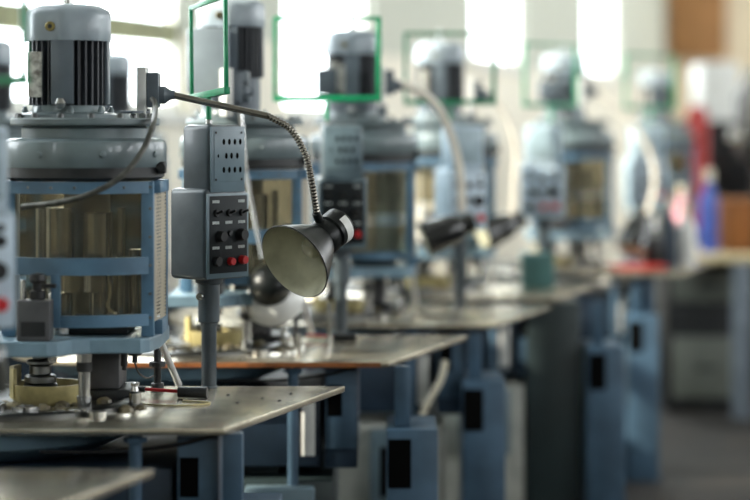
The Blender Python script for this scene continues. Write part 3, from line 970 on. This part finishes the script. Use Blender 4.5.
# dark upright machine with handwheel behind the bench
dm = empty('drill_press', (2.37, 11.95, 0), 0, 'dark upright drill press with bright handwheel at the right edge', 'machine')
MB().box(-.3, .3, -.3, .35, 0, .85, .02).build('base', 'dark', dm)
MB().box(-.16, .2, -.05, .3, .8502, 1.25, .02).build('column', 'dark', dm)
MB().lathe([(0, 1.2502), (.26, 1.2502), (.3, 1.3), (.3, 1.62), (.22, 1.78), (0, 1.83)], n=28).build('belt_guard', 'dark', dm)
MB().lathe([(0, 0), (.05, .0), (.05, .03), (.03, .05), (0, .05)], n=24, mtx=Matrix.Translation((-.35, -.31, 1.39)) @ Matrix.Rotation(R(60), 4, 'X')).build('handwheel', 'chrome', dm)
MB().rod((-.35, -.3, 1.385), (-.2, -.1, 1.36), .02).build('handwheel_shaft', 'dark', dm)
wc = empty('storage_cabinet', (2.22, 13.6, 0), 0, 'tall white storage cabinet behind the dark tool cabinet, in front of the cream wall', 'cabinet')
MB().box(-.13, .13, -.2, .2, 0, 1.86, .03).build('body', 'white', wc)
MB().box(-.12, .12, -.206, -.2005, .1, 1.82, .004).build('door', 'white', wc)
rd = empty('red_drum', (1.935, 12.5, 0), 0, 'tall thin red drum standing beside the dark tool cabinet', 'drum')
MB().lathe([(0, 0), (.065, 0), (.065, .45), (.07, .46), (.065, .47), (.065, .9), (.07, .91), (.065, .92), (.065, 1.5), (.045, 1.57), (0, 1.57)], n=32).build('shell', 'redpaper', rd)
bx_ = MB().box(-.28, .28, -.02, .02, 0, 2.6, .004).build('roller_blind', 'brown')
bx_.location = (3.16, 20.44, 2.1)
tag(bx_, 'tan roller blind hanging on the cream end wall', 'blind')
# parts racks between the row and the bench
rk = empty('tool_cabinet', (2.18, 12.9, 0), 0, 'dark drawer tool cabinet standing in front of the white storage cabinet', 'cabinet')
MB().box(-.26, .26, -.2, .2, 0, 1.48, .01).build('body', 'dark', rk)
for z in (.3, .6, .9, 1.2):
    MB().box(-.24, .24, -.21, -.2005, z - .13, z + .13, .003).build('drawer', 'dark', rk)
for x, y, r_, h, m, word in ((1.185, 8.86, .045, .13, 'dark', 'black jar'), (1.20, 9.06, .04, .18, 'chrome', 'bright chrome jar'), (1.29, 9.08, .04, .12, 'cream', 'cream jar')):
    tag(MB().lathe([(0, 0), (r_, 0), (r_, h * .6), (r_ * 1.05, h * .65), (r_ * .7, h), (0, h)], (x, y, TZ + .0005), 24).build('parts_jar', m), word + ' standing on the farthest clear table', 'jar', 'jars on the farthest clear table')
tr = MB().box(-.12, .12, -.07, .07, 0, .018, .004).build('parts_tray', 'redpaper')
tr.location = (1.105, 8.79, TZ + .0005)
tag(tr, 'flat red tray lying on the farthest clear table', 'tray')
gb = MB().box(-.06, .06, -.06, .06, 0, .13, .006).build('coolant_tank', 'pot')
gb.location = (.605, 7.78, TZ + .0005)
tag(gb, 'green coolant tank standing on the fourth table under the pale blue control box', 'tank')

# ------------------------------------------------------------------ light
wd = bpy.data.worlds.new('daylight')
S.world = wd
wd.use_nodes = True
bg = wd.node_tree.nodes['Background']
bg.inputs['Color'].default_value = (.93, .97, 1.0, 1)
bg.inputs['Strength'].default_value = 9.6
def portal(name, m, sx, sy):
    l = bpy.data.lights.new(name, 'AREA')
    l.shape = 'RECTANGLE'
    l.size, l.size_y = sx, sy
    l.cycles.is_portal = True
    o = bpy.data.objects.new(name, l)
    COL.objects.link(o)
    o.matrix_world = m
for i, (a, b) in enumerate(bays):
    cy = (wy(a) + wy(b)) / 2
    portal('window_portal', wall_m @ Matrix.Translation((-.13, cy, (ZS + ZT) / 2)) @ Matrix.Rotation(R(-90), 4, 'Z') @ Matrix.Rotation(R(90), 4, 'X'), wy(b) - wy(a), ZT - ZS)
for k in range(10):
    portal('window_portal', Matrix.Translation((RX + .31, -6 + k * 3 + 2.2, 3.25)) @ Matrix.Rotation(R(90), 4, 'Z') @ Matrix.Rotation(R(90), 4, 'X'), 1.6, 2.1)
sd = bpy.data.lights.new('sun', 'SUN')
sd.energy = 9.5
sd.angle = R(.6)
sd.color = (1, .90, .74)
so = bpy.data.objects.new('sun', sd)
COL.objects.link(so)
sv = Vector((-.80, -.25, .5))
so.rotation_euler = sv.to_track_quat('Z', 'Y').to_euler()

# ------------------------------------------------------------------ camera
cd = bpy.data.cameras.new('camera')
cd.lens = 100
cd.sensor_width = 36
cd.shift_y = -125 / 750
cd.dof.use_dof = True
cd.dof.focus_distance = 4.66
cd.dof.aperture_fstop = 1.4
cam = bpy.data.objects.new('camera', cd)
COL.objects.link(cam)
cam.location = (0, 0, H)
cam.rotation_euler = (R(90), 0, 0)
S.camera = cam
S.view_settings.view_transform = 'Standard'
S.view_settings.look = 'None'
S.view_settings.exposure = 0.08
S.view_settings.gamma = 1
S.view_settings.use_curve_mapping = False
S.cycles.use_denoising = True
S.cycles.max_bounces = 8
S.cycles.transparent_max_bounces = 24
S.cycles.caustics_reflective = False
S.cycles.caustics_refractive = False
S.cycles.sample_clamp_indirect = 6
